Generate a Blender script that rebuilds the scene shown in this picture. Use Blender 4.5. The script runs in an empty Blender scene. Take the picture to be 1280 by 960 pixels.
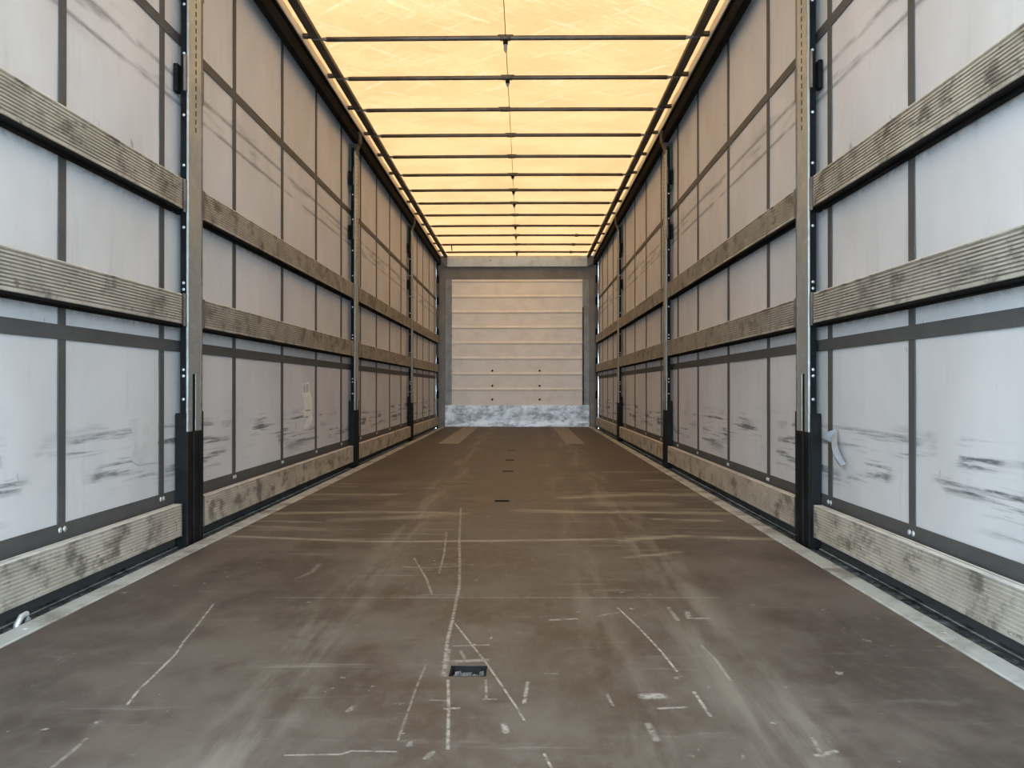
import bpy, bmesh, math, random
from mathutils import Vector, Matrix

random.seed(7)
SC = bpy.context.scene
COL = SC.collection

# ------------------------------------------------------------------ camera, light, exposure
F_PX = 1060.0
cam_d = bpy.data.cameras.new('camera')
cam_d.sensor_width = 36.0
cam_d.lens = 36.0 * F_PX / 1280.0
cam_d.clip_start = 0.02
cam_d.clip_end = 300
cam = bpy.data.objects.new('camera', cam_d)
COL.objects.link(cam)
cam.location = (0.109, 0.0, 0.615)
cam.rotation_euler = (math.pi / 2 + 5 / F_PX, 0, 15 / F_PX)
SC.camera = cam

world = bpy.data.worlds.new('overcast_sky')
SC.world = world
world.use_nodes = True
wt = world.node_tree
wt.nodes.clear()
wo = wt.nodes.new('ShaderNodeOutputWorld')
wb = wt.nodes.new('ShaderNodeBackground')
wb.inputs['Color'].default_value = (0.56, 0.78, 1.0, 1)
wb.inputs['Strength'].default_value = 6.0
wc = wt.nodes.new('ShaderNodeTexCoord')
wz = wt.nodes.new('ShaderNodeSeparateXYZ')
wm = wt.nodes.new('ShaderNodeMapRange')       # overcast sky, brighter near the horizon
wm.inputs[1].default_value = 0.0
wm.inputs[2].default_value = 0.45
wm.inputs[3].default_value = 8.5
wm.inputs[4].default_value = 6.0
wt.links.new(wc.outputs['Generated'], wz.inputs[0])
wt.links.new(wz.outputs[2], wm.inputs[0])
wt.links.new(wm.outputs[0], wb.inputs['Strength'])
wt.links.new(wb.outputs[0], wo.inputs[0])

sun_d = bpy.data.lights.new('sun', 'SUN')
sun_d.energy = 4.5
sun_d.angle = math.radians(6)
sun_d.color = (1.0, 0.93, 0.82)
sun = bpy.data.objects.new('sun', sun_d)
COL.objects.link(sun)
sun.rotation_euler = (math.radians(-18), math.radians(0), 0)
sun.location = (0, 5, 12)

vs = SC.view_settings
vs.view_transform = 'Standard'
vs.look = 'None'
vs.exposure = 0.80
vs.gamma = 1.0
vs.use_curve_mapping = False
SC.cycles.max_bounces = 12
SC.cycles.diffuse_bounces = 8
SC.cycles.use_denoising = True
SC.cycles.sample_clamp_indirect = 6.0


# ------------------------------------------------------------------ node helpers
class NT:
    def __init__(self, name):
        self.m = bpy.data.materials.new(name)
        self.m.use_nodes = True
        self.t = self.m.node_tree
        self.t.nodes.clear()
        self.out = self.t.nodes.new('ShaderNodeOutputMaterial')

    def set(self, sock, v):
        if v is None:
            return
        if isinstance(v, bpy.types.NodeSocket):
            self.t.links.new(v, sock)
        elif isinstance(v, (tuple, list)):
            n = len(sock.default_value)
            v = tuple(v)
            sock.default_value = v + (1.0,) if n == 4 and len(v) == 3 else v
        else:
            sock.default_value = v

    def node(self, kind, **props):
        n = self.t.nodes.new(kind)
        for k, v in props.items():
            setattr(n, k, v)
        return n

    def math(self, op, a, b=None, clamp=False):
        n = self.node('ShaderNodeMath', operation=op, use_clamp=clamp)
        self.set(n.inputs[0], a)
        self.set(n.inputs[1], b)
        return n.outputs[0]

    def mul(self, a, b): return self.math('MULTIPLY', a, b)
    def add(self, a, b): return self.math('ADD', a, b)
    def sub(self, a, b): return self.math('SUBTRACT', a, b)
    def mx(self, a, b): return self.math('MAXIMUM', a, b)

    def vec(self, op, a, b=None):
        n = self.node('ShaderNodeVectorMath', operation=op)
        self.set(n.inputs[0], a)
        self.set(n.inputs[1], b)
        return n

    def coord(self, vary=False):
        p = self.node('ShaderNodeTexCoord').outputs['Object']
        if vary:
            r = self.node('ShaderNodeObjectInfo').outputs['Random']
            c = self.node('ShaderNodeCombineXYZ')
            self.set(c.inputs[0], self.mul(r, 37.0))
            self.set(c.inputs[1], self.mul(r, 91.0))
            self.set(c.inputs[2], self.mul(r, 53.0))
            return p, self.vec('ADD', p, c.outputs[0]).outputs[0]
        return p

    def scaled(self, p, s):
        return self.vec('MULTIPLY', p, s).outputs[0]

    def sep(self, p):
        n = self.node('ShaderNodeSeparateXYZ')
        self.set(n.inputs[0], p)
        return n.outputs

    def noise(self, p, scale=1.0, detail=4.0, rough=0.55):
        n = self.node('ShaderNodeTexNoise')
        self.set(n.inputs['Vector'], p)
        n.inputs['Scale'].default_value = scale
        n.inputs['Detail'].default_value = detail
        n.inputs['Roughness'].default_value = rough
        return n.outputs['Fac']

    def map(self, v, a, b, c=0.0, d=1.0, smooth=True):
        n = self.node('ShaderNodeMapRange')
        n.clamp = True
        n.interpolation_type = 'SMOOTHSTEP' if smooth else 'LINEAR'
        self.set(n.inputs[0], v)
        for i, x in enumerate((a, b, c, d)):
            n.inputs[i + 1].default_value = x
        return n.outputs[0]

    def window(self, v, lo, hi, soft):
        return self.mul(self.map(v, lo - soft, lo + soft), self.map(v, hi - soft, hi + soft, 1.0, 0.0))

    def mix(self, f, a, b):
        n = self.node('ShaderNodeMix', data_type='RGBA')
        self.set(n.inputs[0], f)
        self.set(n.inputs[6], a)
        self.set(n.inputs[7], b)
        return n.outputs[2]

    def bump(self, h, strength=0.3, dist=0.005):
        n = self.node('ShaderNodeBump')
        n.inputs['Strength'].default_value = strength
        n.inputs['Distance'].default_value = dist
        self.set(n.inputs['Height'], h)
        return n.outputs[0]

    def bsdf(self, col, rough=0.6, metal=0.0, normal=None, spec=0.5):
        n = self.node('ShaderNodeBsdfPrincipled')
        self.set(n.inputs['Base Color'], col)
        self.set(n.inputs['Roughness'], rough)
        self.set(n.inputs['Metallic'], metal)
        self.set(n.inputs['Specular IOR Level'], spec)
        if normal is not None:
            self.set(n.inputs['Normal'], normal)
        return n.outputs[0]

    def fabric(self, refl, trans, fac, rough=0.7, normal=None, spec=0.25):
        """cloth that reflects and lets some light through"""
        b = self.bsdf(refl, rough, 0.0, normal, spec)
        t = self.node('ShaderNodeBsdfTranslucent')
        self.set(t.inputs['Color'], trans)
        m = self.node('ShaderNodeMixShader')
        self.set(m.inputs[0], fac)
        self.t.links.new(b, m.inputs[1])
        self.t.links.new(t.outputs[0], m.inputs[2])
        return m.outputs[0]

    def done(self, surf):
        self.t.links.new(surf, self.out.inputs[0])
        return self.m


def segment_group():
    """distance from a point to the segment A-B, turned into a soft line mask"""
    g = bpy.data.node_groups.new('scratch_line', 'ShaderNodeTree')
    for nm, tp in (('P', 'NodeSocketVector'), ('A', 'NodeSocketVector'), ('B', 'NodeSocketVector'), ('W', 'NodeSocketFloat')):
        g.interface.new_socket(nm, in_out='INPUT', socket_type=tp)
    g.interface.new_socket('Mask', in_out='OUTPUT', socket_type='NodeSocketFloat')
    i = g.nodes.new('NodeGroupInput')
    o = g.nodes.new('NodeGroupOutput')

    def vm(op, a, b=None):
        n = g.nodes.new('ShaderNodeVectorMath')
        n.operation = op
        g.links.new(a, n.inputs[0])
        if b is not None:
            g.links.new(b, n.inputs[1])
        return n

    def mm(op, a, b=None, clamp=False):
        n = g.nodes.new('ShaderNodeMath')
        n.operation = op
        n.use_clamp = clamp
        g.links.new(a, n.inputs[0])
        if b is not None:
            if isinstance(b, float):
                n.inputs[1].default_value = b
            else:
                g.links.new(b, n.inputs[1])
        return n.outputs[0]
    pa = vm('SUBTRACT', i.outputs['P'], i.outputs['A']).outputs[0]
    ba = vm('SUBTRACT', i.outputs['B'], i.outputs['A']).outputs[0]
    h = mm('DIVIDE', vm('DOT_PRODUCT', pa, ba).outputs['Value'], vm('DOT_PRODUCT', ba, ba).outputs['Value'], True)
    sc = g.nodes.new('ShaderNodeVectorMath')
    sc.operation = 'SCALE'
    g.links.new(ba, sc.inputs[0])
    g.links.new(h, sc.inputs['Scale'])
    d = vm('LENGTH', vm('SUBTRACT', pa, sc.outputs[0]).outputs[0]).outputs['Value']
    q = mm('DIVIDE', d, i.outputs['W'])
    n = g.nodes.new('ShaderNodeMath')
    n.operation = 'SUBTRACT'
    n.use_clamp = True
    n.inputs[0].default_value = 1.0
    g.links.new(q, n.inputs[1])
    g.links.new(n.outputs[0], o.inputs['Mask'])
    return g


SEG = segment_group()


# ------------------------------------------------------------------ materials
def mat_floor():
    n = NT('worn_brown_plywood')
    p = n.coord()
    x, y, z = n.sep(p)
    big = n.noise(n.scaled(p, (1.0, 0.7, 1)), 2.6, 7, 0.66)
    fine = n.noise(n.scaled(p, (12, 6, 1)), 2.4, 6, 0.72)
    col = n.mix(n.map(big, 0.38, 0.62), (0.046, 0.032, 0.022), (0.098, 0.077, 0.057))
    col = n.mix(n.mul(n.map(fine, 0.42, 0.75), 0.40), col, (0.125, 0.108, 0.088))
    # wheel tracks of fork trucks, paler and running along the bed
    wob = n.mul(n.sub(n.noise(n.scaled(p, (0.1, 0.7, 1)), 1.0, 2), 0.5), 0.25)
    xs = n.add(x, wob)
    trk = n.mx(n.window(xs, -0.46, -0.33, 0.05), n.mul(n.window(xs, 0.50, 0.66, 0.05), 0.95))
    trk = n.mx(trk, n.mul(n.window(xs, 0.27, 0.37, 0.04), 0.6))
    trn = n.map(n.noise(n.scaled(p, (9, 0.9, 1)), 1.5, 5, 0.6), 0.38, 0.66)
    col = n.mix(n.mul(n.mul(trk, trn), 0.62), col, (0.195, 0.170, 0.130))
    # pale cross-wise wear where sheets meet
    cross = n.map(n.noise(n.scaled(p, (0.9, 9.0, 1)), 1.5, 6, 0.68), 0.53, 0.70)
    cross = n.mul(cross, n.mul(n.window(y, 3.35, 6.2, 0.35), n.map(n.math('ABSOLUTE', x), 0.1, 0.6, 0.35, 1.0)))
    col = n.mix(n.mul(cross, 0.75), col, (0.235, 0.205, 0.16))
    cross2 = n.map(n.noise(n.scaled(p, (1.6, 14.0, 1)), 1.2, 6, 0.68), 0.57, 0.74)
    col = n.mix(n.mul(cross2, 0.6), col, (0.19, 0.17, 0.14))
    # dark rubber / dirt
    dk = n.map(n.noise(n.scaled(p, (2.2, 2.6, 1)), 1.8, 6, 0.65), 0.58, 0.75)
    col = n.mix(n.mul(dk, 0.7), col, (0.036, 0.028, 0.023))
    # chips
    chip = n.map(n.noise(n.scaled(p, (1.0, 0.8, 1)), 26, 3, 0.6), 0.66, 0.71)
    chip = n.mul(chip, n.map(n.noise(p, 2.3, 2), 0.48, 0.62))
    col = n.mix(n.mul(chip, 0.75), col, (0.29, 0.27, 0.23))
    # long knife-like scratches: (x, y) polylines on the floor, width, strength
    thin = [
        ([(-0.215, 4.345), (-0.153, 3.431), (-0.110, 2.897), (-0.092, 2.634), (-0.081, 2.268), (-0.078, 2.070), (-0.062, 1.812)], 0.007, 0.7),
        ([(-0.051, 1.787), (-0.035, 1.621), (-0.021, 1.447)], 0.005, 0.75),
        ([(-0.072, 2.218), (-0.028, 2.071), (0.019, 1.919), (0.093, 1.643), (0.109, 1.574)], 0.004, 0.75),
        ([(0.372, 2.377), (0.405, 2.173), (0.428, 1.998), (0.441, 1.849)], 0.0045, 0.95),
        ([(-0.774, 2.401), (-0.735, 2.172), (-0.717, 2.051), (-0.696, 1.951), (-0.683, 1.810), (-0.676, 1.719), (-0.662, 1.640)], 0.0045, 0.85),
        ([(-0.289, 3.065), (-0.208, 2.744), (-0.166, 2.531)], 0.006, 0.6),
        ([(-0.222, 3.620), (-0.187, 3.141), (-0.173, 2.821)], 0.006, 0.6),
        ([(-0.619, 2.481), (-0.203, 2.487), (0.684, 2.500)], 0.008, 0.38),
        ([(-0.304, 2.914), (-0.219, 2.896), (-0.119, 2.930)], 0.01, 0.5),
        ([(-0.290, 1.418), (-0.200, 1.422), (-0.183, 1.436), (-0.108, 1.434)], 0.004, 0.7),
        ([(-0.109, 1.884), (-0.112, 1.738), (-0.111, 1.482)], 0.004, 0.4),
        ([(-0.058, 2.022), (0.023, 2.033)], 0.006, 0.55),
        ([(-0.066, 1.904), (0.023, 1.919)], 0.014, 0.6),
        ([(-0.069, 1.991), (-0.062, 1.812)], 0.01, 0.55),
        ([(-0.041, 1.992), (-0.026, 1.930)], 0.006, 0.4),
        ([(-0.075, 1.672), (-0.040, 1.668)], 0.004, 0.5),
        ([(-0.041, 1.627), (-0.018, 1.631)], 0.007, 0.85),
        ([(0.029, 1.788), (0.034, 1.684)], 0.004, 0.5),
        ([(0.030, 1.678), (0.054, 1.678)], 0.005, 0.6),
        ([(0.117, 1.777), (0.113, 1.719), (0.109, 1.658)], 0.006, 0.7),
        ([(0.156, 1.832), (0.178, 1.830)], 0.007, 0.55),
        ([(0.181, 2.252), (0.248, 2.265)], 0.01, 0.7),
        ([(0.309, 2.293), (0.367, 2.331)], 0.008, 0.45),
        ([(0.352, 1.698), (0.379, 1.700)], 0.022, 0.9),
        ([(0.368, 1.634), (0.421, 1.641)], 0.007, 0.75),
        ([(0.276, 1.710), (0.281, 1.646)], 0.005, 0.6),
        ([(0.453, 1.724), (0.458, 1.598)], 0.0055, 0.8),
        ([(0.513, 2.388), (0.517, 2.257)], 0.009, 0.6),
        ([(0.557, 2.338), (0.549, 2.273), (0.600, 2.274)], 0.011, 0.7),
        ([(0.533, 2.031), (0.543, 1.927), (0.543, 1.795)], 0.005, 0.55),
        ([(0.143, 1.428), (0.153, 1.379)], 0.004, 0.8),
        ([(0.336, 1.558), (0.340, 1.488)], 0.01, 0.45),
        ([(-0.626, 2.726), (-0.600, 2.828), (-0.604, 2.956)], 0.012, 0.35),
        ([(0.600, 1.430), (0.618, 1.437), (0.636, 1.446)], 0.008, 0.75),
        ([(0.616, 1.500), (0.606, 1.423)], 0.006, 0.5),
        ([(-0.656, 1.369), (-0.656, 1.426), (-0.658, 1.479)], 0.006, 0.45),
        ([(0.072, 1.555), (0.077, 1.519)], 0.009, 0.8),
        ([(-0.054, 1.410), (-0.046, 1.434)], 0.008, 0.6),
        ([(-0.226, 1.612), (-0.220, 1.636)], 0.008, 0.5),
    ]
    wide = [
        ([(-1.134, 3.510), (-0.516, 3.390), (0.061, 3.416), (0.467, 3.458), (0.740, 3.517), (1.108, 3.467)], 0.032, 0.62),
        ([(0.514, 3.440), (0.757, 3.536), (1.118, 3.467)], 0.05, 0.6),
        ([(-1.168, 4.138), (-0.669, 4.198), (-0.266, 4.177)], 0.06, 0.5),
        ([(-1.116, 4.888), (-0.654, 4.894)], 0.07, 0.45),
        ([(-1.212, 5.328), (-0.966, 5.288)], 0.06, 0.4),
        ([(-0.741, 3.942), (-0.403, 4.045), (-0.220, 4.151)], 0.09, 0.4),
        ([(0.351, 4.765), (0.747, 4.914), (1.094, 4.919)], 0.1, 0.6),
        ([(0.097, 4.264), (0.371, 4.213), (0.744, 4.218), (1.104, 4.170)], 0.08, 0.55),
        ([(0.731, 3.987), (1.002, 3.943)], 0.05, 0.55),
        ([(0.520, 4.505), (0.851, 4.510)], 0.14, 0.3),
        ([(0.718, 6.221), (1.192, 6.228)], 0.08, 0.4),
        ([(0.487, 3.091), (0.596, 3.137), (0.686, 3.191)], 0.03, 0.5),
        ([(-1.160, 3.776), (-0.777, 3.674)], 0.06, 0.3),
    ]
    prev = [None]

    def marks(lines):
        acc = None
        for pts, w, st in lines:
            sub = None
            for a, b in zip(pts, pts[1:]):
                s = n.node('ShaderNodeGroup')
                s.node_tree = SEG
                v = prev[0]
                n.set(s.inputs['P'], p if v is None else n.vec('ADD', p, n.vec('MULTIPLY', v, (1e-9, 1e-9, 0)).outputs[0]).outputs[0])
                prev[0] = s.outputs[0]
                s.inputs['A'].default_value = (a[0], a[1], 0)
                s.inputs['B'].default_value = (b[0], b[1], 0)
                s.inputs['W'].default_value = w
                sub = s.outputs[0] if sub is None else n.mx(sub, s.outputs[0])
            sub = n.mul(n.map(sub, 0.0, 0.8), st)
            acc = sub if acc is None else n.mx(acc, sub)
            prev[0] = acc
        return acc
    brk = n.map(n.noise(n.scaled(p, (22, 22, 1)), 2.0, 4, 0.7), 0.36, 0.6, 0.15, 1.0)
    brw = n.map(n.noise(n.scaled(p, (3.5, 16, 1)), 1.6, 5, 0.7), 0.36, 0.58, 0.2, 1.0)
    m1 = marks(thin)
    m2 = marks(wide)
    col = n.mix(n.mul(m2, brw), col, (0.34, 0.295, 0.215))
    col = n.mix(n.mul(m1, brk), col, (0.34, 0.31, 0.25))
    rough = n.map(big, 0.3, 0.7, 0.50, 0.68)
    nm = n.bump(fine, 0.15, 0.002)
    return n.done(n.bsdf(col, rough, 0.0, nm, 0.4))


def mat_galv(name, col=(0.50, 0.52, 0.50), metal=0.55, rough=0.42, dirt=(0.20, 0.19, 0.17), amt=0.6, vary=True):
    n = NT(name)
    p, q = n.coord(True) if vary else (n.coord(),) * 2
    a = n.noise(q, 5.0, 6, 0.65)
    c = n.mix(n.mul(n.map(a, 0.42, 0.7), amt), col, dirt)
    b = n.noise(n.scaled(q, (14, 5, 14)), 3.0, 3)
    c = n.mix(n.mul(n.map(b, 0.55, 0.8), 0.35), c, (0.68, 0.70, 0.69))
    return n.done(n.bsdf(c, n.map(a, 0.3, 0.7, rough - .08, rough + .15), metal, None, 0.5))


def mat_plain(name, col, rough=0.5, metal=0.0, var=0.25, scale=8.0, spec=0.5, light=None):
    n = NT(name)
    p, q = n.coord(True)
    a = n.noise(q, scale, 5, 0.65)
    dark = tuple(c * (1 - var) for c in col)
    lite = tuple(min(1, c * (1 + var)) for c in col)
    c = n.mix(n.map(a, 0.3, 0.7), dark, lite)
    if light:
        s = n.map(n.noise(n.scaled(q, (30, 30, 4)), 2.0, 5, 0.7), 0.66, 0.74)
        c = n.mix(n.mul(s, 0.7), c, light)
    return n.done(n.bsdf(c, rough, metal, None, spec))


def mat_rail():
    n = NT('grimy_ribbed_aluminium')
    p, q = n.coord(True)
    a = n.noise(n.scaled(q, (6, 3.2, 5)), 2.4, 7, 0.68)
    b = n.noise(n.scaled(q, (3, 3.0, 3)), 2.0, 5, 0.6)
    c = n.mix(n.map(b, 0.3, 0.7), (0.37, 0.33, 0.265), (0.52, 0.475, 0.39))
    c = n.mix(n.mul(n.map(a, 0.48, 0.66), 0.9), c, (0.12, 0.105, 0.085))
    sp = n.map(n.noise(n.scaled(q, (1, 1, 1.6)), 30, 3, 0.6), 0.63, 0.72)
    c = n.mix(n.mul(sp, 0.7), c, (0.10, 0.085, 0.07))
    return n.done(n.bsdf(c, 0.55, 0.25, None, 0.5))


def mat_curtain():
    n = NT('grey_tarpaulin_with_scuffs')
    p = n.coord()
    x, y, z = n.sep(p)
    a = n.noise(n.scaled(p, (1, 1, 0.7)), 2.2, 6, 0.6)
    col = n.mix(n.map(a, 0.3, 0.7), (0.490, 0.470, 0.445), (0.570, 0.548, 0.522))
    up = n.noise(n.scaled(p, (4, 6.0, 0.8)), 2.0, 5, 0.65)
    col = n.mix(n.mul(n.map(up, 0.55, 0.75), 0.22), col, (0.27, 0.27, 0.26))
    side = n.mul(n.map(x, -0.5, 0.5), 31.7)          # the two curtains are worn differently
    cx = n.node('ShaderNodeCombineXYZ')
    n.set(cx.inputs[1], side)
    q = n.vec('ADD', p, cx.outputs[0]).outputs[0]
    # black rub marks low on the cloth, lengthwise
    st = n.noise(n.scaled(q, (1, 0.9, 21)), 1.3, 7, 0.6)
    gate = n.map(n.noise(n.scaled(q, (1, 1.3, 2.2)), 1.4, 3), 0.43, 0.54)
    low = n.mul(n.mul(n.map(st, 0.485, 0.60), gate), n.window(z, 0.26, 0.47, 0.06))
    grain = n.map(n.noise(n.scaled(q, (1, 25, 120)), 1.0, 4, 0.7), 0.25, 0.52, 0.25, 1.0)
    col = n.mix(n.mul(n.mul(low, grain), 0.92), col, (0.045, 0.043, 0.042))
    # rub marks high up where the top planks once hung
    yy = n.noise(n.scaled(q, (1, 1.7, 0.1)), 1.1, 3)
    hi = n.mx(n.window(z, 1.858, 1.872, 0.012), n.window(z, 1.762, 1.774, 0.010))
    hi = n.mul(n.mul(hi, n.map(yy, 0.36, 0.52)), grain)
    col = n.mix(n.mul(hi, 0.85), col, (0.09, 0.085, 0.08))
    smear = n.mul(n.window(z, 1.76, 1.90, 0.05), n.map(n.noise(n.scaled(q, (1, 1.6, 14)), 1.2, 4), 0.5, 0.66))
    col = n.mix(n.mul(smear, 0.5), col, (0.14, 0.13, 0.12))
    # patchy darker bands on the cloth just below the planks
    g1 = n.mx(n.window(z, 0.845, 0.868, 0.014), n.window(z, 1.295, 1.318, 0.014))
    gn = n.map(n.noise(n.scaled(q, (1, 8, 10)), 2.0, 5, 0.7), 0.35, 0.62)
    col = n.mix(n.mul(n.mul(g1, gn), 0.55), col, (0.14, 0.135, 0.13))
    # small spots
    spot = n.map(n.noise(n.scaled(q, (1, 1.4, 0.7)), 13, 2, 0.5), 0.735, 0.76)
    col = n.mix(n.mul(spot, 0.5), col, (0.12, 0.12, 0.12))
    nm = n.bump(n.noise(n.scaled(p, (1, 1.2, 0.6)), 3.0, 3), 0.25, 0.02)
    tcol = (0.70, 0.70, 0.72)
    return n.done(n.fabric(col, tcol, 0.004, 0.62, nm, 0.3))


def mat_patch():
    n = NT('cloudy_repair_patch')
    p = n.coord()
    a = n.noise(p, 9.0, 4)
    col = n.mix(n.map(a, 0.35, 0.65), (0.52, 0.505, 0.48), (0.60, 0.58, 0.555))
    return n.done(n.fabric(col, (0.70, 0.70, 0.72), 0.004, 0.4, None, 0.5))


def mat_roof():
    n = NT('cream_translucent_tarpaulin')
    p = n.coord()
    x, y, z = n.sep(p)
    a = n.noise(n.scaled(p, (1.0, 1.6, 1)), 1.7, 5, 0.6)
    d1 = n.noise(n.scaled(p, (28, 28, 1)), 2.0, 4, 0.75)
    # diagonal creases of the scrim
    u = n.add(n.mul(x, 0.9), y)
    w = n.sub(n.mul(x, 0.9), y)
    c1 = n.node('ShaderNodeCombineXYZ')
    n.set(c1.inputs[0], n.mul(u, 26.0))
    n.set(c1.inputs[1], n.mul(w, 1.6))
    c2 = n.node('ShaderNodeCombineXYZ')
    n.set(c2.inputs[0], n.mul(w, 26.0))
    n.set(c2.inputs[1], n.mul(u, 1.6))
    cr = n.mx(n.noise(c1.outputs[0], 1.0, 2), n.noise(c2.outputs[0], 1.0, 2))
    col = n.mix(n.map(a, 0.3, 0.7), (0.88, 0.412, 0.156), (1.0, 0.515, 0.210))
    col = n.mix(n.mul(n.map(cr, 0.57, 0.70), 0.75), col, (1.0, 0.61, 0.31))
    col = n.mix(n.mul(n.map(d1, 0.42, 0.65), 0.5), col, (0.64, 0.295, 0.098))
    nm = n.bump(d1, 0.05, 0.003)
    return n.done(n.fabric((0.42, 0.35, 0.24), col, 0.158, 0.6, nm, 0.2))


def mat_panel():
    n = NT('white_painted_plank_wall')
    p = n.coord()
    x, y, z = n.sep(p)
    a = n.noise(n.scaled(p, (2, 1, 3)), 2.0, 6, 0.65)
    col = n.mix(n.map(a, 0.35, 0.75), (0.93, 0.91, 0.85), (0.82, 0.79, 0.72))
    b = n.noise(n.scaled(p, (5, 1, 22)), 1.3, 5, 0.7)
    col = n.mix(n.mul(n.map(b, 0.66, 0.76), 0.5), col, (0.30, 0.28, 0.24))
    return n.done(n.bsdf(col, 0.5, 0.0, None, 0.4))


def mat_kick():
    n = NT('battered_galvanised_sheet')
    p = n.coord()
    x, y, z = n.sep(p)
    a = n.noise(n.scaled(p, (1.6, 1, 2.5)), 3.2, 7, 0.72)
    col = n.mix(n.map(a, 0.36, 0.64), (0.28, 0.29, 0.285), (0.80, 0.82, 0.81))
    b = n.mul(n.map(n.noise(n.scaled(p, (1.5, 1, 4)), 3.0, 5, 0.7), 0.42, 0.56), n.window(z, 0.01, 0.10, 0.03))
    col = n.mix(n.mul(b, 0.85), col, (0.95, 0.95, 0.94))
    d = n.noise(n.scaled(p, (2, 1, 7)), 4.0, 5, 0.7)
    col = n.mix(n.mul(n.map(d, 0.63, 0.75), 0.7), col, (0.12, 0.12, 0.115))
    return n.done(n.bsdf(col, 0.42, 0.45, n.bump(a, 0.4, 0.02)))


M = {
    'floor': mat_floor(),
    'galv': mat_galv('galvanised_steel'),
    'edge': mat_galv('worn_galvanised_edge', (0.46, 0.48, 0.45), 0.35, 0.5, (0.17, 0.155, 0.125), 0.95),
    'post': mat_galv('post_galvanised', (0.33, 0.345, 0.32), 0.45, 0.4, (0.25, 0.25, 0.23), 0.5),
    'track': mat_plain('pale_track_metal', (0.62, 0.60, 0.56), 0.45, 0.2, 0.12, 4.0),
    'black': mat_plain('black_steel', (0.007, 0.008, 0.008), 0.7, 0.0, 0.3, 10, 0.10),
    'boot': mat_plain('scraped_black_steel', (0.009, 0.009, 0.0085), 0.65, 0.0, 0.4, 12, 0.12, (0.17, 0.165, 0.15)),
    'dark': mat_plain('dark_roof_rail', (0.055, 0.046, 0.034), 0.55, 0.1, 0.3, 6),
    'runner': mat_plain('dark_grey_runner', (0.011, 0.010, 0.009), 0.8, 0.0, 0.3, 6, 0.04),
    'primer': mat_plain('brown_primer_bracket', (0.13, 0.105, 0.085), 0.55, 0.1, 0.35, 20),
    'green': mat_plain('dark_green_sleeve', (0.022, 0.055, 0.038), 0.5, 0.0, 0.3, 12),
    'rail': mat_rail(),
    'lip': mat_plain('toplit_pale_lip', (0.60, 0.58, 0.53), 0.5, 0.2, 0.2, 7),  # light falling on the upward ledges, painted in as a paler tone
    'groove': mat_plain('darker_groove', (0.22, 0.195, 0.155), 0.7, 0.1, 0.35, 9),  # groove faces coloured darker than the ribs between them
    'curtain': mat_curtain(),
    'strap': mat_plain('dark_grey_webbing', (0.072, 0.069, 0.064), 0.65, 0.0, 0.10, 6, 0.3),
    'rivet': mat_plain('bright_rivet', (0.62, 0.64, 0.64), 0.35, 0.6, 0.1, 10),
    'roof': mat_roof(),
    'bow': mat_plain('dark_steel_bow', (0.095, 0.088, 0.074), 0.45, 0.3, 0.25, 9),
    'tab': mat_plain('grey_tab', (0.20, 0.185, 0.16), 0.55, 0.2, 0.2, 9),
    'cord': mat_plain('thin_cord', (0.16, 0.12, 0.08), 0.7, 0.0, 0.1, 9),
    'panel': mat_panel(),
    'kick': mat_kick(),
    'header': mat_galv('galvanised_header', (0.46, 0.50, 0.50), 0.5, 0.4, (0.26, 0.26, 0.25), 0.5, False),
    'beam': mat_plain('grey_painted_frame', (0.20, 0.185, 0.165), 0.5, 0.1, 0.15, 5),
    'column': mat_plain('galvanised_column', (0.25, 0.245, 0.225), 0.45, 0.3, 0.25, 6),
    'hole': mat_plain('dark_recess', (0.012, 0.011, 0.010), 0.85, 0.0, 0.3, 10, 0.08),
    'splinter': mat_plain('splintered_wood', (0.10, 0.085, 0.07), 0.8, 0.0, 0.7, 60),
    'strip': mat_plain('grey_grip_strip', (0.24, 0.228, 0.205), 0.75, 0.0, 0.2, 30),
    'channel': mat_plain('grimy_side_channel', (0.075, 0.075, 0.070), 0.9, 0.0, 0.6, 14, 0.08),
    'label': mat_plain('torn_white_paper', (0.72, 0.70, 0.66), 0.7, 0.0, 0.12, 25, 0.3),
    'patch': mat_patch(),
    'tape': mat_plain('silver_tape', (0.33, 0.34, 0.34), 0.3, 0.35, 0.15, 20),
    'ground': mat_plain('pale_concrete', (0.46, 0.455, 0.44), 0.85, 0.0, 0.15, 3, 0.2),
}


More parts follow.
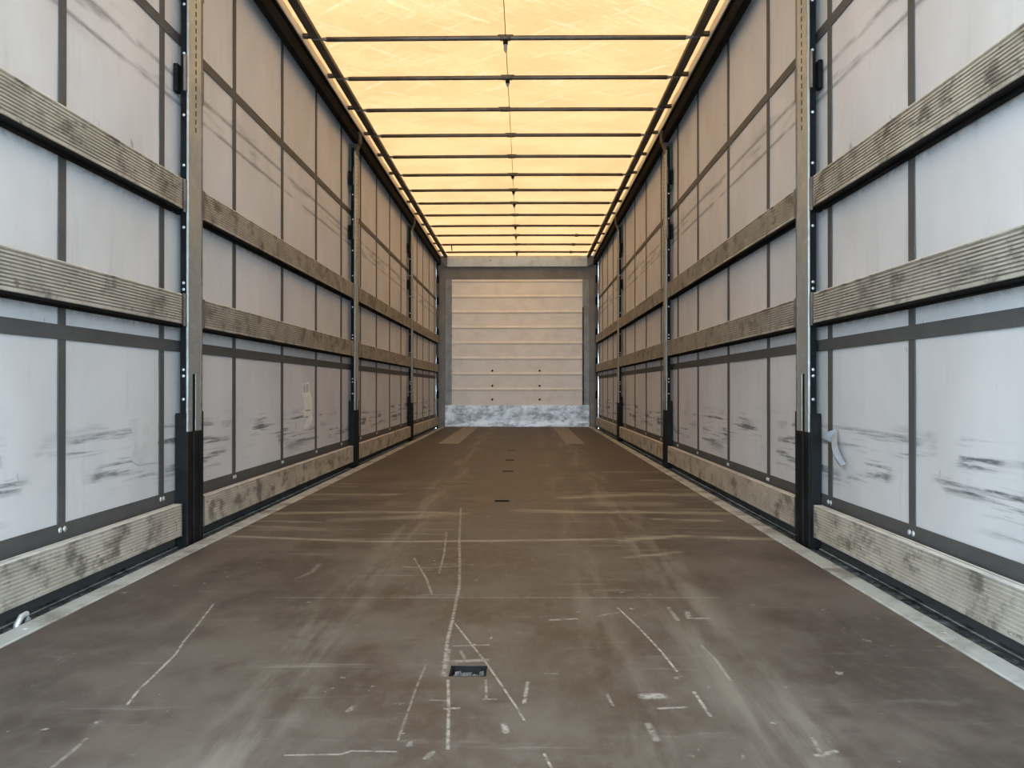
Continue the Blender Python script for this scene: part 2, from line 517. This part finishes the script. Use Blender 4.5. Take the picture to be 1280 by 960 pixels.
# ------------------------------------------------------------------ mesh helpers
class MB:
    def __init__(self):
        self.b = bmesh.new()
        self.mi = 0

    def _tag(self, faces):
        for f in faces:
            f.material_index = self.mi

    def box(self, x0, x1, y0, y1, z0, z1, bev=0.0):
        x0, x1 = min(x0, x1), max(x0, x1)
        r = bmesh.ops.create_cube(self.b, size=1.0)
        vs_ = r['verts']
        for v in vs_:
            v.co = Vector(((x0 + x1) / 2 + v.co.x * (x1 - x0), (y0 + y1) / 2 + v.co.y * (y1 - y0), (z0 + z1) / 2 + v.co.z * (z1 - z0)))
        fs = set(f for v in vs_ for f in v.link_faces)
        self._tag(fs)
        if bev > 0:
            es = set(e for v in vs_ for e in v.link_edges)
            rr = bmesh.ops.bevel(self.b, geom=list(es), offset=bev, segments=2, profile=0.5, affect='EDGES')
            self._tag(rr['faces'])

    def quad(self, a, b, c, d):
        f = self.b.faces.new([self.b.verts.new(q) for q in (a, b, c, d)])
        f.material_index = self.mi

    def prism(self, prof, y0, y1, axis='y', side_mats=None):
        """closed profile extruded along an axis; profile = (x, z) for y, (y, z) for x, (x, y) for z"""
        def at(p, t):
            if axis == 'y':
                return (p[0], t, p[1])
            if axis == 'x':
                return (t, p[0], p[1])
            return (p[0], p[1], t)
        A = [self.b.verts.new(at(p, y0)) for p in prof]
        B = [self.b.verts.new(at(p, y1)) for p in prof]
        fs = [self.b.faces.new(A), self.b.faces.new(B[::-1])]
        k = len(prof)
        for i in range(k):
            fs.append(self.b.faces.new((A[i], B[i], B[(i + 1) % k], A[(i + 1) % k])))
        self._tag(fs)
        if side_mats:
            for i, f in enumerate(fs[2:]):
                f.material_index = side_mats[i]
        bmesh.ops.recalc_face_normals(self.b, faces=fs)

    def tube(self, pts, r, seg=10, caps=True):
        pts = [Vector(p) for p in pts]
        rings = []
        for i, p in enumerate(pts):
            d = (pts[min(i + 1, len(pts) - 1)] - pts[max(i - 1, 0)]).normalized()
            u = d.orthogonal().normalized() if abs(d.z) > 0.9 else d.cross(Vector((0, 0, 1))).normalized()
            w = d.cross(u)
            rr = r[i] if isinstance(r, (list, tuple)) else r
            rings.append([self.b.verts.new(p + (u * math.cos(t) + w * math.sin(t)) * rr) for t in [2 * math.pi * k / seg for k in range(seg)]])
        fs = []
        for a, b in zip(rings, rings[1:]):
            for k in range(seg):
                f = self.b.faces.new((a[k], a[(k + 1) % seg], b[(k + 1) % seg], b[k]))
                f.smooth = True
                fs.append(f)
        if caps:
            fs.append(self.b.faces.new(rings[0][::-1]))
            fs.append(self.b.faces.new(rings[-1]))
        self._tag(fs)
        bmesh.ops.recalc_face_normals(self.b, faces=fs)

    def dome(self, c, axis, r, h):
        """low rounded head on a surface, pointing along axis"""
        ax = Vector(axis).normalized()
        u = ax.orthogonal().normalized()
        w = ax.cross(u)
        c = Vector(c)
        prev = None
        fs = []
        for j, (rr, hh) in enumerate(((1, 0), (1, .35), (.75, .8), (.35, 1.0))):
            ring = [self.b.verts.new(c + ax * hh * h + (u * math.cos(t) + w * math.sin(t)) * r * rr) for t in [2 * math.pi * k / 10 for k in range(10)]]
            if prev:
                for k in range(10):
                    f = self.b.faces.new((prev[k], prev[(k + 1) % 10], ring[(k + 1) % 10], ring[k]))
                    f.smooth = True
                    fs.append(f)
            else:
                fs.append(self.b.faces.new(ring[::-1]))
            prev = ring
        fs.append(self.b.faces.new(prev))
        self._tag(fs)
        bmesh.ops.recalc_face_normals(self.b, faces=fs)

    def build(self, name, mats, parent=None, loc=None):
        me = bpy.data.meshes.new(name)
        self.b.to_mesh(me)
        self.b.free()
        for m in (mats if isinstance(mats, (list, tuple)) else [mats]):
            me.materials.append(m)
        o = bpy.data.objects.new(name, me)
        COL.objects.link(o)
        if parent is not None:
            o.parent = parent
        if loc is not None:
            o.location = loc
        return o


def tag(o, label=None, cat=None, group=None, kind=None):
    if label:
        o['label'] = label
    if cat:
        o['category'] = cat
    if group:
        o['group'] = group
    if kind:
        o['kind'] = kind
    return o


def empty(name, loc=(0, 0, 0)):
    o = bpy.data.objects.new(name, None)
    o.empty_display_size = 0.1
    o.location = loc
    COL.objects.link(o)
    return o


def structure(o, label, cat):
    return tag(o, label, cat, None, 'structure')


def copy_tree(o, parent=None):
    c = o.copy()
    COL.objects.link(c)
    if parent is not None:
        c.parent = parent
    for ch in list(o.children):
        copy_tree(ch, c)
    return c


# ------------------------------------------------------------------ dimensions
XI = 1.235        # inner face of planks and posts
XC = 1.290        # curtain
YEND = 13.45      # white end wall
YO = -0.05        # open end
ZR = 2.68         # roof bows
POSTS = (3.368, 6.715, 10.10)
WALLNAME = {-1: 'curtain with torn sticker', 1: 'curtain with silver tape'}

# ------------------------------------------------------------------ setting
ground = MB()
ground.quad((-60, -60, -1.2), (60, -60, -1.2), (60, 80, -1.2), (-60, 80, -1.2))
structure(ground.build('ground', M['ground']), 'pale concrete yard the trailer stands on, outside the open end', 'ground')

POCKETS = (1.845, 4.62, 6.27, 7.24, 8.36)
fl = MB()
px0, px1, pd = -0.052, 0.028, 0.036
cuts = []
yprev = YO
ys = [YO]
for yc in POCKETS:
    ys += [yc - pd, yc + pd]
ys.append(YEND)
for i in range(0, len(ys) - 1):
    y0, y1 = ys[i], ys[i + 1]
    if i % 2 == 0:
        fl.box(-1.128, 1.128, y0, y1, -0.03, 0.0)
    else:
        fl.box(-1.128, px0, y0, y1, -0.03, 0.0)
        fl.box(px1, 1.128, y0, y1, -0.03, 0.0)
floor = fl.build('floor', M['floor'])
structure(floor, 'worn brown plywood load floor scored with pale scratches', 'floor')

for i, s in enumerate((-1, 1)):
    e = MB()
    pr = [(1.126, -0.05), (1.126, 0.002), (1.130, 0.004), (1.188, 0.004), (1.196, 0.000), (1.198, -0.06)]
    e.prism([(s * a, b) for a, b in pr], YO, YEND - 0.02)
    # countersunk screws
    for k in range(16):
        e.dome((s * 1.158, 0.5 + k * 0.82, 0.0035), (0, 0, 1), 0.008, 0.002)
    o = e.build('trim_%d' % (1 + i), M['edge'])
    structure(o, 'pale galvanised floor edge strip below ' + WALLNAME[s], 'trim')
    c = MB()
    c.box(s * 1.1985, s * 1.32, YO, YEND, -0.060, -0.028)
    c.box(s * 1.297, s * 1.32, YO, YEND, -0.028, 0.02)
    k = 0
    y = 0.4
    while y < 12.5:
        c.box(s * 1.1995, s * 1.262, y, y + 0.022, -0.028, -0.021)
        y += 0.055
    structure(c.build('trim_%d' % (3 + i), M['channel']), 'dark channel behind the floor edge, under the ' + WALLNAME[s], 'trim')

# roof tarpaulin, dipping a little between the bows
BOWS = (4.999, 5.640, 6.285, 6.925, 7.560, 8.210, 8.850, 9.470, 10.125, 10.80, 11.47, 12.20, 12.88)
rt = MB()
nx, ny = 28, 270
grid = []
pitch = 0.640
for j in range(ny + 1):
    y = YO + (YEND - YO) * j / ny
    row = []
    for i in range(nx + 1):
        x = -1.30 + 2.60 * i / nx
        ph = math.cos(2 * math.pi * (y - BOWS[0]) / pitch)
        edge = max(0.0, (abs(x) - 1.02) / 0.28)
        z = 2.712 - 0.0035 * (1 - ph) + 0.028 * edge + 0.002 * math.sin(3.1 * x + 1.7 * y)
        row.append(rt.b.verts.new((x, y, z)))
    grid.append(row)
for j in range(ny):
    for i in range(nx):
        f = rt.b.faces.new((grid[j][i], grid[j + 1][i], grid[j + 1][i + 1], grid[j][i + 1]))
        f.smooth = True
structure(rt.build('ceiling', M['roof']), 'sunlit cream roof tarpaulin stretched over the steel bows', 'ceiling')

# cant rails along both top edges
for i, s in enumerate((-1, 1)):
    root = empty('trim_%d' % (5 + i), (0, 0, 0))
    structure(root, 'long dark roof rail along the top of the ' + WALLNAME[s], 'roof rail')
    m = MB()
    m.prism([(s * a, b) for a, b in ((1.100, 2.680), (1.106, 2.676), (1.148, 2.676), (1.151, 2.680), (1.151, 2.704), (1.100, 2.704))], YO, YEND - 0.02)
    m.build('sliding_roof_rail', M['dark'], root)
    m = MB()
    m.prism([(s * a, b) for a, b in ((1.200, 2.672), (1.200, 2.735), (1.225, 2.735), (1.225, 2.672))], YO, YEND - 0.02)
    m.build('track_face', M['track'], root)
    m = MB()
    m.prism([(s * a, b) for a, b in ((1.214, 2.564), (1.210, 2.572), (1.210, 2.640), (1.222, 2.648), (1.222, 2.655), (1.206, 2.660), (1.206, 2.674), (1.252, 2.674), (1.252, 2.564))], YO, YEND - 0.02)
    m.build('curtain_runner', M['runner'], root)
    m = MB()
    m.box(s * 1.252, s * 1.275, YO, YEND - 0.02, 2.60, 2.73)
    m.build('outer_flange', M['black'], root)
    for yb in BOWS:
        m = MB()
        m.box(s * 1.105, s * 1.200, yb - 0.018, yb + 0.018, 2.690, 2.712, 0.003)
        m.box(s * 1.094, s * 1.14, yb - 0.028, yb + 0.028, 2.664, 2.698, 0.004)
        m.build('bow_bracket', M['dark'], root)

# front wall (white planks, kick plate, frame)
fw = empty('wall_front', (0, YEND, 0))
structure(fw, 'white plank end wall closing the far end of the trailer', 'wall')
m = MB()
ph = 0.2455
z0 = 0.340
joints = [0.340 + ph * 0.65]
zt = 2.340
edges_z = [zt - 0.2455 * k for k in range(0, 9)][::-1]
edges_z = [0.336] + [z for z in edges_z if z > 0.40]
prof = [(0.04, 0.336)]
for a, b in zip(edges_z, edges_z[1:]):
    prof += [(-0.000, a + 0.002), (-0.000, b - 0.050), (-0.016, b - 0.040), (-0.018, b - 0.030), (-0.001, b - 0.001)]
prof += [(0.04, edges_z[-1])]
m.prism(prof, -1.036, 1.036, 'x')
m.build('plank_panel', M['panel'], fw)
m = MB()
m.box(-1.142, 1.142, -0.030, 0.03, 0.0, 0.345, 0.004)
kp = m.build('kick_plate', M['kick'], fw)
tag(kp, 'battered galvanised kick plate')
m = MB()
m.box(-1.25, 1.25, -0.012, 0.05, 2.340, 2.532, 0.003)
m.box(-1.286, 1.286, 0.03, 0.06, 2.50, 2.735)
m.build('top_beam', M['beam'], fw)
hd = MB()
hd.prism([(-0.10, 2.530), (-0.10, 2.672), (-0.06, 2.690), (-0.06, 2.705), (0.05, 2.705), (0.05, 2.530)], -1.105, 1.105, 'x')
h = hd.build('header', M['header'], fw)
hp = MB()
hp.dome((-0.42, -0.100, 2.625), (0, -1, 0), 0.008, 0.002)
hp.build('header_bolt', M['hole'], h)
for s in (-1, 1):
    m = MB()
    m.prism([(s * a, b) for a, b in ((1.105, 2.530), (1.150, 2.560), (1.205, 2.640), (1.205, 2.700), (1.105, 2.700))], -0.085, 0.05)
    m.build('corner_gusset', M['beam'], fw)
    m = MB()
    m.box(s * 1.140, s * 1.232, -0.020, 0.06, -0.05, 2.345, 0.004)
    m.box(s * 1.225, s * 1.279, 0.012, 0.06, -0.05, 2.60, 0.003)
    m.box(s * 1.270, s * 1.286, 0.012, 0.06, 0.80, 2.70)
    m.box(s * 1.270, s * 1.286, 0.012, 0.06, -0.05, 0.22)
    m.build('outer_column', M['beam'], fw)
    m = MB()
    m.box(s * 1.036, s * 1.141, -0.010, 0.05, 0.34, 1.905, 0.004)
    m.box(s * 1.036, s * 1.141, -0.004, 0.05, 1.906, 2.342, 0.003)
    m.box(s * 1.062, s * 1.080, -0.022, -0.008, 0.35, 1.90, 0.003)
    m.box(s * 1.040, s * 1.139, -0.016, -0.006, 1.900, 1.912, 0.002)
    m.box(s * 1.055, s * 1.139, -0.016, -0.006, 1.700, 1.708, 0.002)
    c_ = m.build('inner_column', M['column'], fw)
    if s > 0:
        m = MB()
        m.box(1.034, 1.054, -0.014, 0.0, 0.35, 1.90)
        m.build('guide_slot', M['hole'], c_)
for bx in (-0.393, 0.358):
    for bz in (0.888, 0.650, 0.433):
        m = MB()
        m.dome((bx, -0.002, bz), (0, -1, 0), 0.017, 0.006)
        m.build('bolt', M['hole'], fw)

# ------------------------------------------------------------------ curtains
STRAPS = {
    -1: (1.74, 2.540, 3.245, 4.062, 4.872, 5.670, 6.455, 7.215, 8.000, 8.790, 9.600, 10.40, 11.04, 11.68, 12.44, 13.18),
    1: (1.80, 2.590, 3.278, 4.102, 4.900, 5.755, 6.500, 7.290, 8.190, 9.015, 9.860, 10.60, 11.22, 11.95, 12.70, 13.25),
}
for s in (-1, 1):
    lab = {-1: 'grey tarpaulin side curtain with black scuffs and a torn white sticker',
           1: 'grey tarpaulin side curtain with a curled silver tape strip hanging on it'}[s]
    root = empty('side_curtain', (s * XC, 0, 0))
    tag(root, lab, 'curtain', 'side curtains of the trailer')
    m = MB()
    ny, nz = 134, 28
    g = []
    for j in range(ny + 1):
        y = YO + (YEND + 0.05 - YO) * j / ny
        g.append([m.b.verts.new((s * 0.0012 * math.sin(5.1 * y + 1.3 * k), y, -0.014 + 2.704 * k / nz)) for k in range(nz + 1)])
    for j in range(ny):
        for k in range(nz):
            f = m.b.faces.new((g[j][k], g[j + 1][k], g[j + 1][k + 1], g[j][k + 1]))
            f.smooth = True
    m.build('cloth', M['curtain'], root)
    for ys_ in STRAPS[s]:
        m = MB()
        m.box(-s * 0.0015, -s * 0.005, ys_ - 0.0215, ys_ + 0.0215, 0.0, 2.66, 0.001)
        st = m.build('vertical_strap', M['strap'], root)
        for dy in (-0.012, 0.014):
            m = MB()
            m.dome((-s * 0.006, ys_ + dy, 0.188 if s < 0 else 0.175), (-s, 0, 0), 0.009, 0.004)
            m.build('rivet', M['rivet'], st)
    for nm, za, zb in (('upper_band', 2.003, 2.046), ('middle_band', 0.761, 0.806), ('hem_band', -0.013, 0.207 if s < 0 else 0.200)):
        m = MB()
        m.box(-s * 0.003, -s * 0.0058, YO, YEND - 0.06, za, zb, 0.0008)
        m.build(nm, M['strap'], root)
    if s < 0:
        m = MB()
        pts = [(2.98, .50), (3.08, .515), (3.215, .500), (3.215, .332), (3.13, .338), (3.05, .335), (2.99, .36), (3.025, .42)]
        m.prism(pts, -s * 0.0017, -s * 0.0026, 'x')
        tag(m.build('repair_patch', M['patch'], root), 'cloudy clear repair patch on the cloth')

# torn sticker on the left curtain
m = MB()
pts = [(5.33, .640), (5.50, .655), (5.50, .60), (5.55, .565), (5.57, .50), (5.575, .40), (5.53, .375), (5.47, .362), (5.36, .352), (5.40, .41), (5.35, .46), (5.37, .53), (5.33, .57)]
m.prism(pts, -XC + 0.002, -XC + 0.0035, 'x')
m.mi = 1
for k in range(3):
    m.box(-XC + 0.003, -XC + 0.0042, 5.36 + k * 0.045, 5.375 + k * 0.045, .585, .64)
m.box(-XC + 0.003, -XC + 0.0042, 5.40, 5.52, .468, .474)
m.box(-XC + 0.003, -XC + 0.0042, 5.39, 5.47, .425, .432)
tag(m.build('torn_sticker', [M['label'], M['tab']]), 'torn white paper sticker on the grey curtain in the second bay', 'sticker')

# peeling silver tape on the right curtain
tp = MB()
# a narrow band folded lengthwise, leaning away from the cloth, with a turned-over head
def band(sec):
    for (a, b), (c, d) in zip(sec, sec[1:]):
        tp.quad(a, b, d, c)
base = XC - 0.007
sec = []
for k in range(8):
    t = k / 7
    arch = 0.006 + 0.016 * math.sin(math.pi * t)
    sec.append([(base - arch, 3.212 - 0.088 * t, 0.408 - 0.090 * t), (base - arch - 0.014, 3.186 - 0.080 * t, 0.440 - 0.108 * t), (base - arch, 3.170 - 0.077 * t, 0.455 - 0.115 * t)])
for q in range(2):
    band([(r_[q], r_[q + 1]) for r_ in sec])
hs = []
for k in range(5):
    t = k / 4
    out = base - 0.006 - 0.030 * math.sin(t * 1.9)
    hs.append(((out, 3.190 + 0.045 * t, 0.462 - 0.024 * t), (out, 3.200 + 0.045 * t, 0.404 + 0.028 * t)))
band(hs)
tape = tp.build('tape_strip', M['tape'])
sm = tape.modifiers.new('thickness', 'SOLIDIFY')
sm.thickness = 0.0012
sm.offset = 0
tag(tape, 'curled strip of silver tape peeling off the grey curtain', 'tape')

# ------------------------------------------------------------------ planks (side rails)
BAYS = ((0.05, 3.315), (3.545, 6.665), (6.885, 10.045), (10.275, 13.325))
BAYNAME = ('open-end bay', 'second bay from open end', 'third bay from open end', 'bay beside white end wall')
LEVELS = {'upper': (1.322, 1.440), 'middle': (0.868, 0.985), 'bottom': (0.034, 0.160)}


def plank_profile(s, h, smooth):
    pr = []
    z = 0.006
    pr.append((0.002, 0.0))
    pr.append((0.0, 0.002))
    n = 10
    pt = (h - 0.014) / n
    d = 0.0014 if smooth else 0.0035
    for k in range(n):
        a = z + k * pt
        pr += [(0.0, a), (0.0, a + pt * 0.50), (d, a + pt * 0.62), (d, a + pt * 0.90)]
    pr += [(0.0, h - 0.006), (0.0, h - 0.002), (0.001, h), (0.017, h), (0.0172, h - 0.006), (0.0208, h - 0.006), (0.021, h), (0.032, h), (0.032, 0.0),
           (0.022, 0.0), (0.0215, 0.008), (0.012, 0.008), (0.0115, 0.0)]
    mats = [0] * len(pr)
    for k in range(n):
        mats[2 + 4 * k + 2] = 1
        mats[2 + 4 * k + 1] = 1
    for i in range(len(pr)):
        if min(pr[i][1], pr[(i + 1) % len(pr)][1]) > h - 0.0025:
            mats[i] = 2
    return [(s * a, b) for a, b in pr], mats


proto = {}
for s in (-1, 1):
    for lv, (za, zb) in LEVELS.items():
        for bi, (ya, yb) in enumerate(BAYS):
            dz = 0.0
            root = empty('side_plank', (s * XI, ya, za + dz))
            m = MB()
            pr, pm = plank_profile(s, zb - za, lv == 'bottom')
            m.prism(pr, 0, yb - ya, 'y', pm)
            m.build('ribbed_board', [M['rail'], M['rail'] if lv == 'bottom' else M['groove'], M['lip']], root)
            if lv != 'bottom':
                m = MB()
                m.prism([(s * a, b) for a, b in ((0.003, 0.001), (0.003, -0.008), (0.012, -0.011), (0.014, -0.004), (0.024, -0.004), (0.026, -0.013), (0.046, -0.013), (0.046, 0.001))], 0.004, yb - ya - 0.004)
                m.build('underside_shade', M['runner'], root)  # added dark strip, paints in the shade under the plank
            for q, (e0, e1) in enumerate(((0.0, 0.004), (yb - ya - 0.004, yb - ya))):
                m = MB()
                m.box(s * -0.0006, s * 0.0335, e0 - 0.002, e1 + 0.002, -0.001, zb - za + 0.001)
                m.build('end_cap', M['primer'], root)
            tag(root, '%s ribbed aluminium plank, %s, %s' % (lv, WALLNAME[s], BAYNAME[bi]), 'side plank', 'side planks between the posts')

# ------------------------------------------------------------------ posts


def make_post(s, y0):
    root = empty('side_post', (s * XI, y0, 0))

    def B(m, u0, u1, a, b, c, d, bev=0.0):
        m.box(s * u0, s * u1, a, b, c, d, bev)
    m = MB()
    B(m, 0, 0.006, 0.0, 0.140, 0.672, 2.50, 0.0022)
    B(m, 0, 0.006, 0.0, 0.054, 0.44, 0.673, 0.002)
    B(m, 0, 0.006, 0.086, 0.140, 0.44, 0.673, 0.002)
    B(m, -0.003, 0.002, 0.0, 0.010, 0.44, 2.50, 0.0015)
    m.mi = 1
    z = 1.66
    while z < 2.46:
        B(m, -0.0012, 0.001, 0.078, 0.085, z, z + 0.020)
        z += 0.034
    fp = m.build('face_profile', [M['post'], M['hole']], root)
    m = MB()
    B(m, 0.006, 0.033, 0.008, 0.135, -0.0195, 2.53, 0.002)
    m.mi = 1
    z = 0.56
    while z < 2.45:
        B(m, 0.016, 0.022, 0.0072, 0.009, z, z + 0.007)
        z += 0.030
    web = m.build('perforated_web', [M['black'], M['runner']], root)
    for bz in (2.155, 1.957, 1.710, 1.508, 1.259, 1.036, 1.010, 0.688, 0.663, 0.570):
        m = MB()
        m.dome((s * 0.019, 0.008, bz), (0, -1, 0), 0.0062, 0.004)
        m.build('bolt', M['rivet'], web)
    m = MB()
    B(m, -0.002, 0.012, 0.139, 0.155, 0.44, 2.49, 0.002)
    m.build('far_flange', M['primer'], root)
    m = MB()
    B(m, 0.0015, 0.010, 0.0535, 0.0865, 0.36, 0.672, 0.001)
    m.build('lever_slot', M['hole'], root)
    # boot with side cheeks and a raised centre rib
    m = MB()
    B(m, -0.004, 0.047, -0.004, 0.158, -0.0195, 0.440, 0.004)
    B(m, -0.010, -0.003, 0.048, 0.092, -0.015, 0.435, 0.003)
    B(m, -0.007, -0.003, 0.122, 0.150, -0.015, 0.432, 0.002)
    B(m, 0.004, 0.047, -0.008, 0.004, 0.10, 0.515, 0.004)
    B(m, -0.003, 0.030, 0.146, 0.166, 0.15, 0.520, 0.004)
    m.build('boot', M['boot'], root)
    # plank pockets on both flanks, two of the levels standing empty
    for za, zb, full in ((1.322, 1.440, 1), (0.868, 0.985, 1), (1.805, 1.938, 0), (2.235, 2.36, 0)):
        m = MB()
        B(m, 0.002, 0.010, -0.022, 0.004, za - 0.006, zb + 0.006, 0.0015)
        m.mi = 1
        B(m, 0.030, 0.047, -0.030, 0.010, za - 0.012, za + (0.02 if full else 0.10), 0.0015)
        pk = m.build('plank_pocket', [M['primer'], M['black']], root)
        m = MB()
        B(m, 0.0, 0.010, 0.150, 0.172, za - 0.004, zb + 0.004, 0.0015)
        B(m, 0.030, 0.047, 0.135, 0.180, za - 0.012, za + 0.02, 0.0015)
        m.build('plank_pocket', M['primer'], root)
    m = MB()
    m.prism([(s * a, b) for a, b in ((0.004, 2.46), (0.030, 2.46), (0.034, 2.52), (0.006, 2.60), (-0.020, 2.66), (-0.034, 2.66), (-0.034, 2.60), (-0.006, 2.52))], 0.020, 0.118)
    m.build('head_bracket', M['dark'], root)
    m = MB()
    B(m, 0.030, 0.046, 0.000, 0.145, 2.18, 2.56, 0.006)
    m.build('upper_sleeve', M['green'], root)
    return root


ORD = ('first', 'second', 'third')
for s in (-1, 1):
    p0 = None
    for i, y in enumerate(POSTS):
        if p0 is None:
            p0 = o = make_post(s, y)
        else:
            o = copy_tree(p0)
            o.location = (s * XI, y, 0)
        tag(o, '%s black-booted post from the open end, at %s' % (ORD[i], WALLNAME[s]), 'post', 'posts along the side curtains')

# tension poles beside the end wall
for s in (-1, 1):
    root = empty('curtain_pole', (s * 1.262, YEND - 0.09, -0.05))
    m = MB()
    m.tube([(0, 0, 0.0), (0, 0, 2.62)], 0.014, 12)
    m.build('pole', M['dark'], root)
    for z in (0.50, 1.02, 1.48, 1.98, 2.32):
        m = MB()
        m.box(-0.016 - s * 0.010, 0.016 - s * 0.010, -0.02, 0.02, z, z + 0.12, 0.004)
        m.build('clamp', M['black'], root)
    tag(root, 'dark upright pole in the corner of the end wall and ' + WALLNAME[s], 'pole', 'tension poles at the end wall')

# ------------------------------------------------------------------ roof bows
TABS = {0: .082, 1: .060, 5: .05, 6: .055, 7: .055, 9: .05, 10: .06, 12: .07}
ORDB = ('first', 'second', 'third', 'fourth', 'fifth', 'sixth', 'seventh', 'eighth', 'ninth', 'tenth', 'eleventh', 'twelfth', 'last')
for i, y in enumerate(BOWS):
    root = empty('roof_bow', (0, y, ZR))
    m = MB()
    m.tube([(-1.06, 0, 0.0), (-0.6, 0, 0.002), (0, 0, 0.003), (0.6, 0, 0.002), (1.06, 0, 0)], 0.0145, 14)
    bar = m.build('bar', M['bow'], root)
    for s in (-1, 1):
        m = MB()
        m.tube([(s * 1.055, 0, 0), (s * 1.085, 0, 0.002), (s * 1.12, 0, 0.004)], (0.0145, 0.008, 0.008), 10)
        m.build('end_spigot', M['tab'], root)
    m = MB()
    off = 0.0 if i != 2 else -0.035
    m.tube([(off - 0.03, 0, 0.003), (off + 0.03, 0, 0.003)], 0.0175, 14)
    m.box(off - 0.045, off + 0.045, -0.012, 0.012, 0.014, 0.019)
    m.build('centre_clip', M['bow'], root)
    if i in TABS:
        L = TABS[i]
        m = MB()
        m.box(-0.014, 0.014, -0.016, 0.016, -0.034, -0.010, 0.003)
        t = m.build('tab_holder', M['black'], root)
        m = MB()
        m.prism([(-0.011, -0.032), (0.011, -0.032), (0.011, -L + 0.014), (0.0, -L - 0.004), (-0.011, -L + 0.014)], -0.003, 0.003)
        m.build('hanging_tab', M['tab'], t)
    if i == 11:
        m = MB()
        m.tube([(-0.935, 0.0, -0.002), (-0.93, 0.0, -0.085)], 0.008, 8)
        m.build('drop_link', M['bow'], root)
    if i >= 10:
        m = MB()
        m.tube([(0.80, 0, 0), (0.84, 0, 0)], 0.021, 10)
        m.build('collar', M['bow'], root)
    tag(root, '%s dark steel roof bow %s under the cream roof' % (ORDB[i], 'counting from the open end' if i < 12 else 'before the end wall'), 'roof bow', 'steel bows under the roof')

m = MB()
m.tube([(0.0, 3.9, 2.699)] + [(0.0, y, 2.699) for y in BOWS] + [(0.0, YEND - 0.08, 2.695)], 0.0022, 6)
tag(m.build('roof_rope', M['cord']), 'thin cord running lengthwise under the middle of the roof', 'cord')

# ------------------------------------------------------------------ floor fittings
for s, x0, x1 in ((-1, -0.84, -0.61), (1, 0.57, 0.78)):
    m = MB()
    m.box(x0, x1, 9.35, 13.36, -0.001, 0.0025, 0.001)
    tag(m.build('grip_strip', M['strip']), 'grey floor strip by the end wall, on the side of the ' + WALLNAME[s], 'floor strip', 'grey strips at the end wall')

PNAME = ('first splintered floor pocket from the open end, ringed by scratches', 'second small floor pocket from the open end', 'third small floor pocket from the open end',
         'fourth small floor pocket from the open end', 'last small floor pocket before the end wall')
for i, yc in enumerate(POCKETS):
    cx = (px0 + px1) / 2
    hw = (px1 - px0) / 2
    root = empty('floor_pocket', (cx, yc, -0.03))
    m = MB()
    m.box(-hw + 0.0005, hw - 0.0005, -pd + 0.0005, pd - 0.0005, 0.0, 0.004)
    for a, b, c, d in ((-hw + .0005, -hw + .004, -pd + .0005, pd - .0005), (hw - .004, hw - .0005, -pd + .0005, pd - .0005), (-hw + .004, hw - .004, -pd + .0005, -pd + .004), (-hw + .004, hw - .004, pd - .004, pd - .0005)):
        m.box(a, b, c, d, 0.004, 0.0295)
    m.build('recess', M['hole'], root)
    m = MB()
    rnd = random.Random(30 + i)
    for k in range(26):
        x = rnd.uniform(-hw + .012, hw - .012)
        y = rnd.uniform(-pd + .010, pd - .010)
        a = rnd.uniform(-0.5, 0.5)
        L = rnd.uniform(.006, .018)
        w = rnd.uniform(.0015, .004)
        h1 = rnd.uniform(.008, .024)
        ca, sa = math.cos(a), math.sin(a)
        P = [(-L, -w), (L, -w * .3), (L * .8, w), (-L * .7, w * .8)]
        low = [m.b.verts.new((x + u * ca - v * sa, y + u * sa + v * ca, 0.0042)) for u, v in P]
        top = [m.b.verts.new((x + .7 * (u * ca - v * sa), y + .7 * (u * sa + v * ca), h1 * rnd.uniform(.7, 1.0))) for u, v in P]
        m.b.faces.new(low[::-1])
        m.b.faces.new(top)
        for q in range(4):
            m.b.faces.new((low[q], low[(q + 1) % 4], top[(q + 1) % 4], top[q]))
    m.build('splinters', M['splinter'], root)
    tag(root, PNAME[i], 'floor pocket', 'pockets along the middle of the floor')

# two bent lashing hooks on the left edge strip
for i, (yy, lb) in enumerate(((2.02, 'bent steel lashing hook on the floor edge, one closer to the open end'), (2.20, 'bent steel lashing hook on the floor edge, one deeper inside'))):
    m = MB()
    m.tube([(-1.202, yy - 0.03, -0.021), (-1.200, yy - 0.028, 0.004), (-1.196, yy - 0.012, 0.022), (-1.198, yy + 0.012, 0.022), (-1.202, yy + 0.026, 0.004), (-1.206, yy + 0.028, -0.021)], 0.0075, 8)
    tag(m.build('lashing_hook', M['galv']), lb, 'lashing hook', 'lashing hooks on the floor edge')
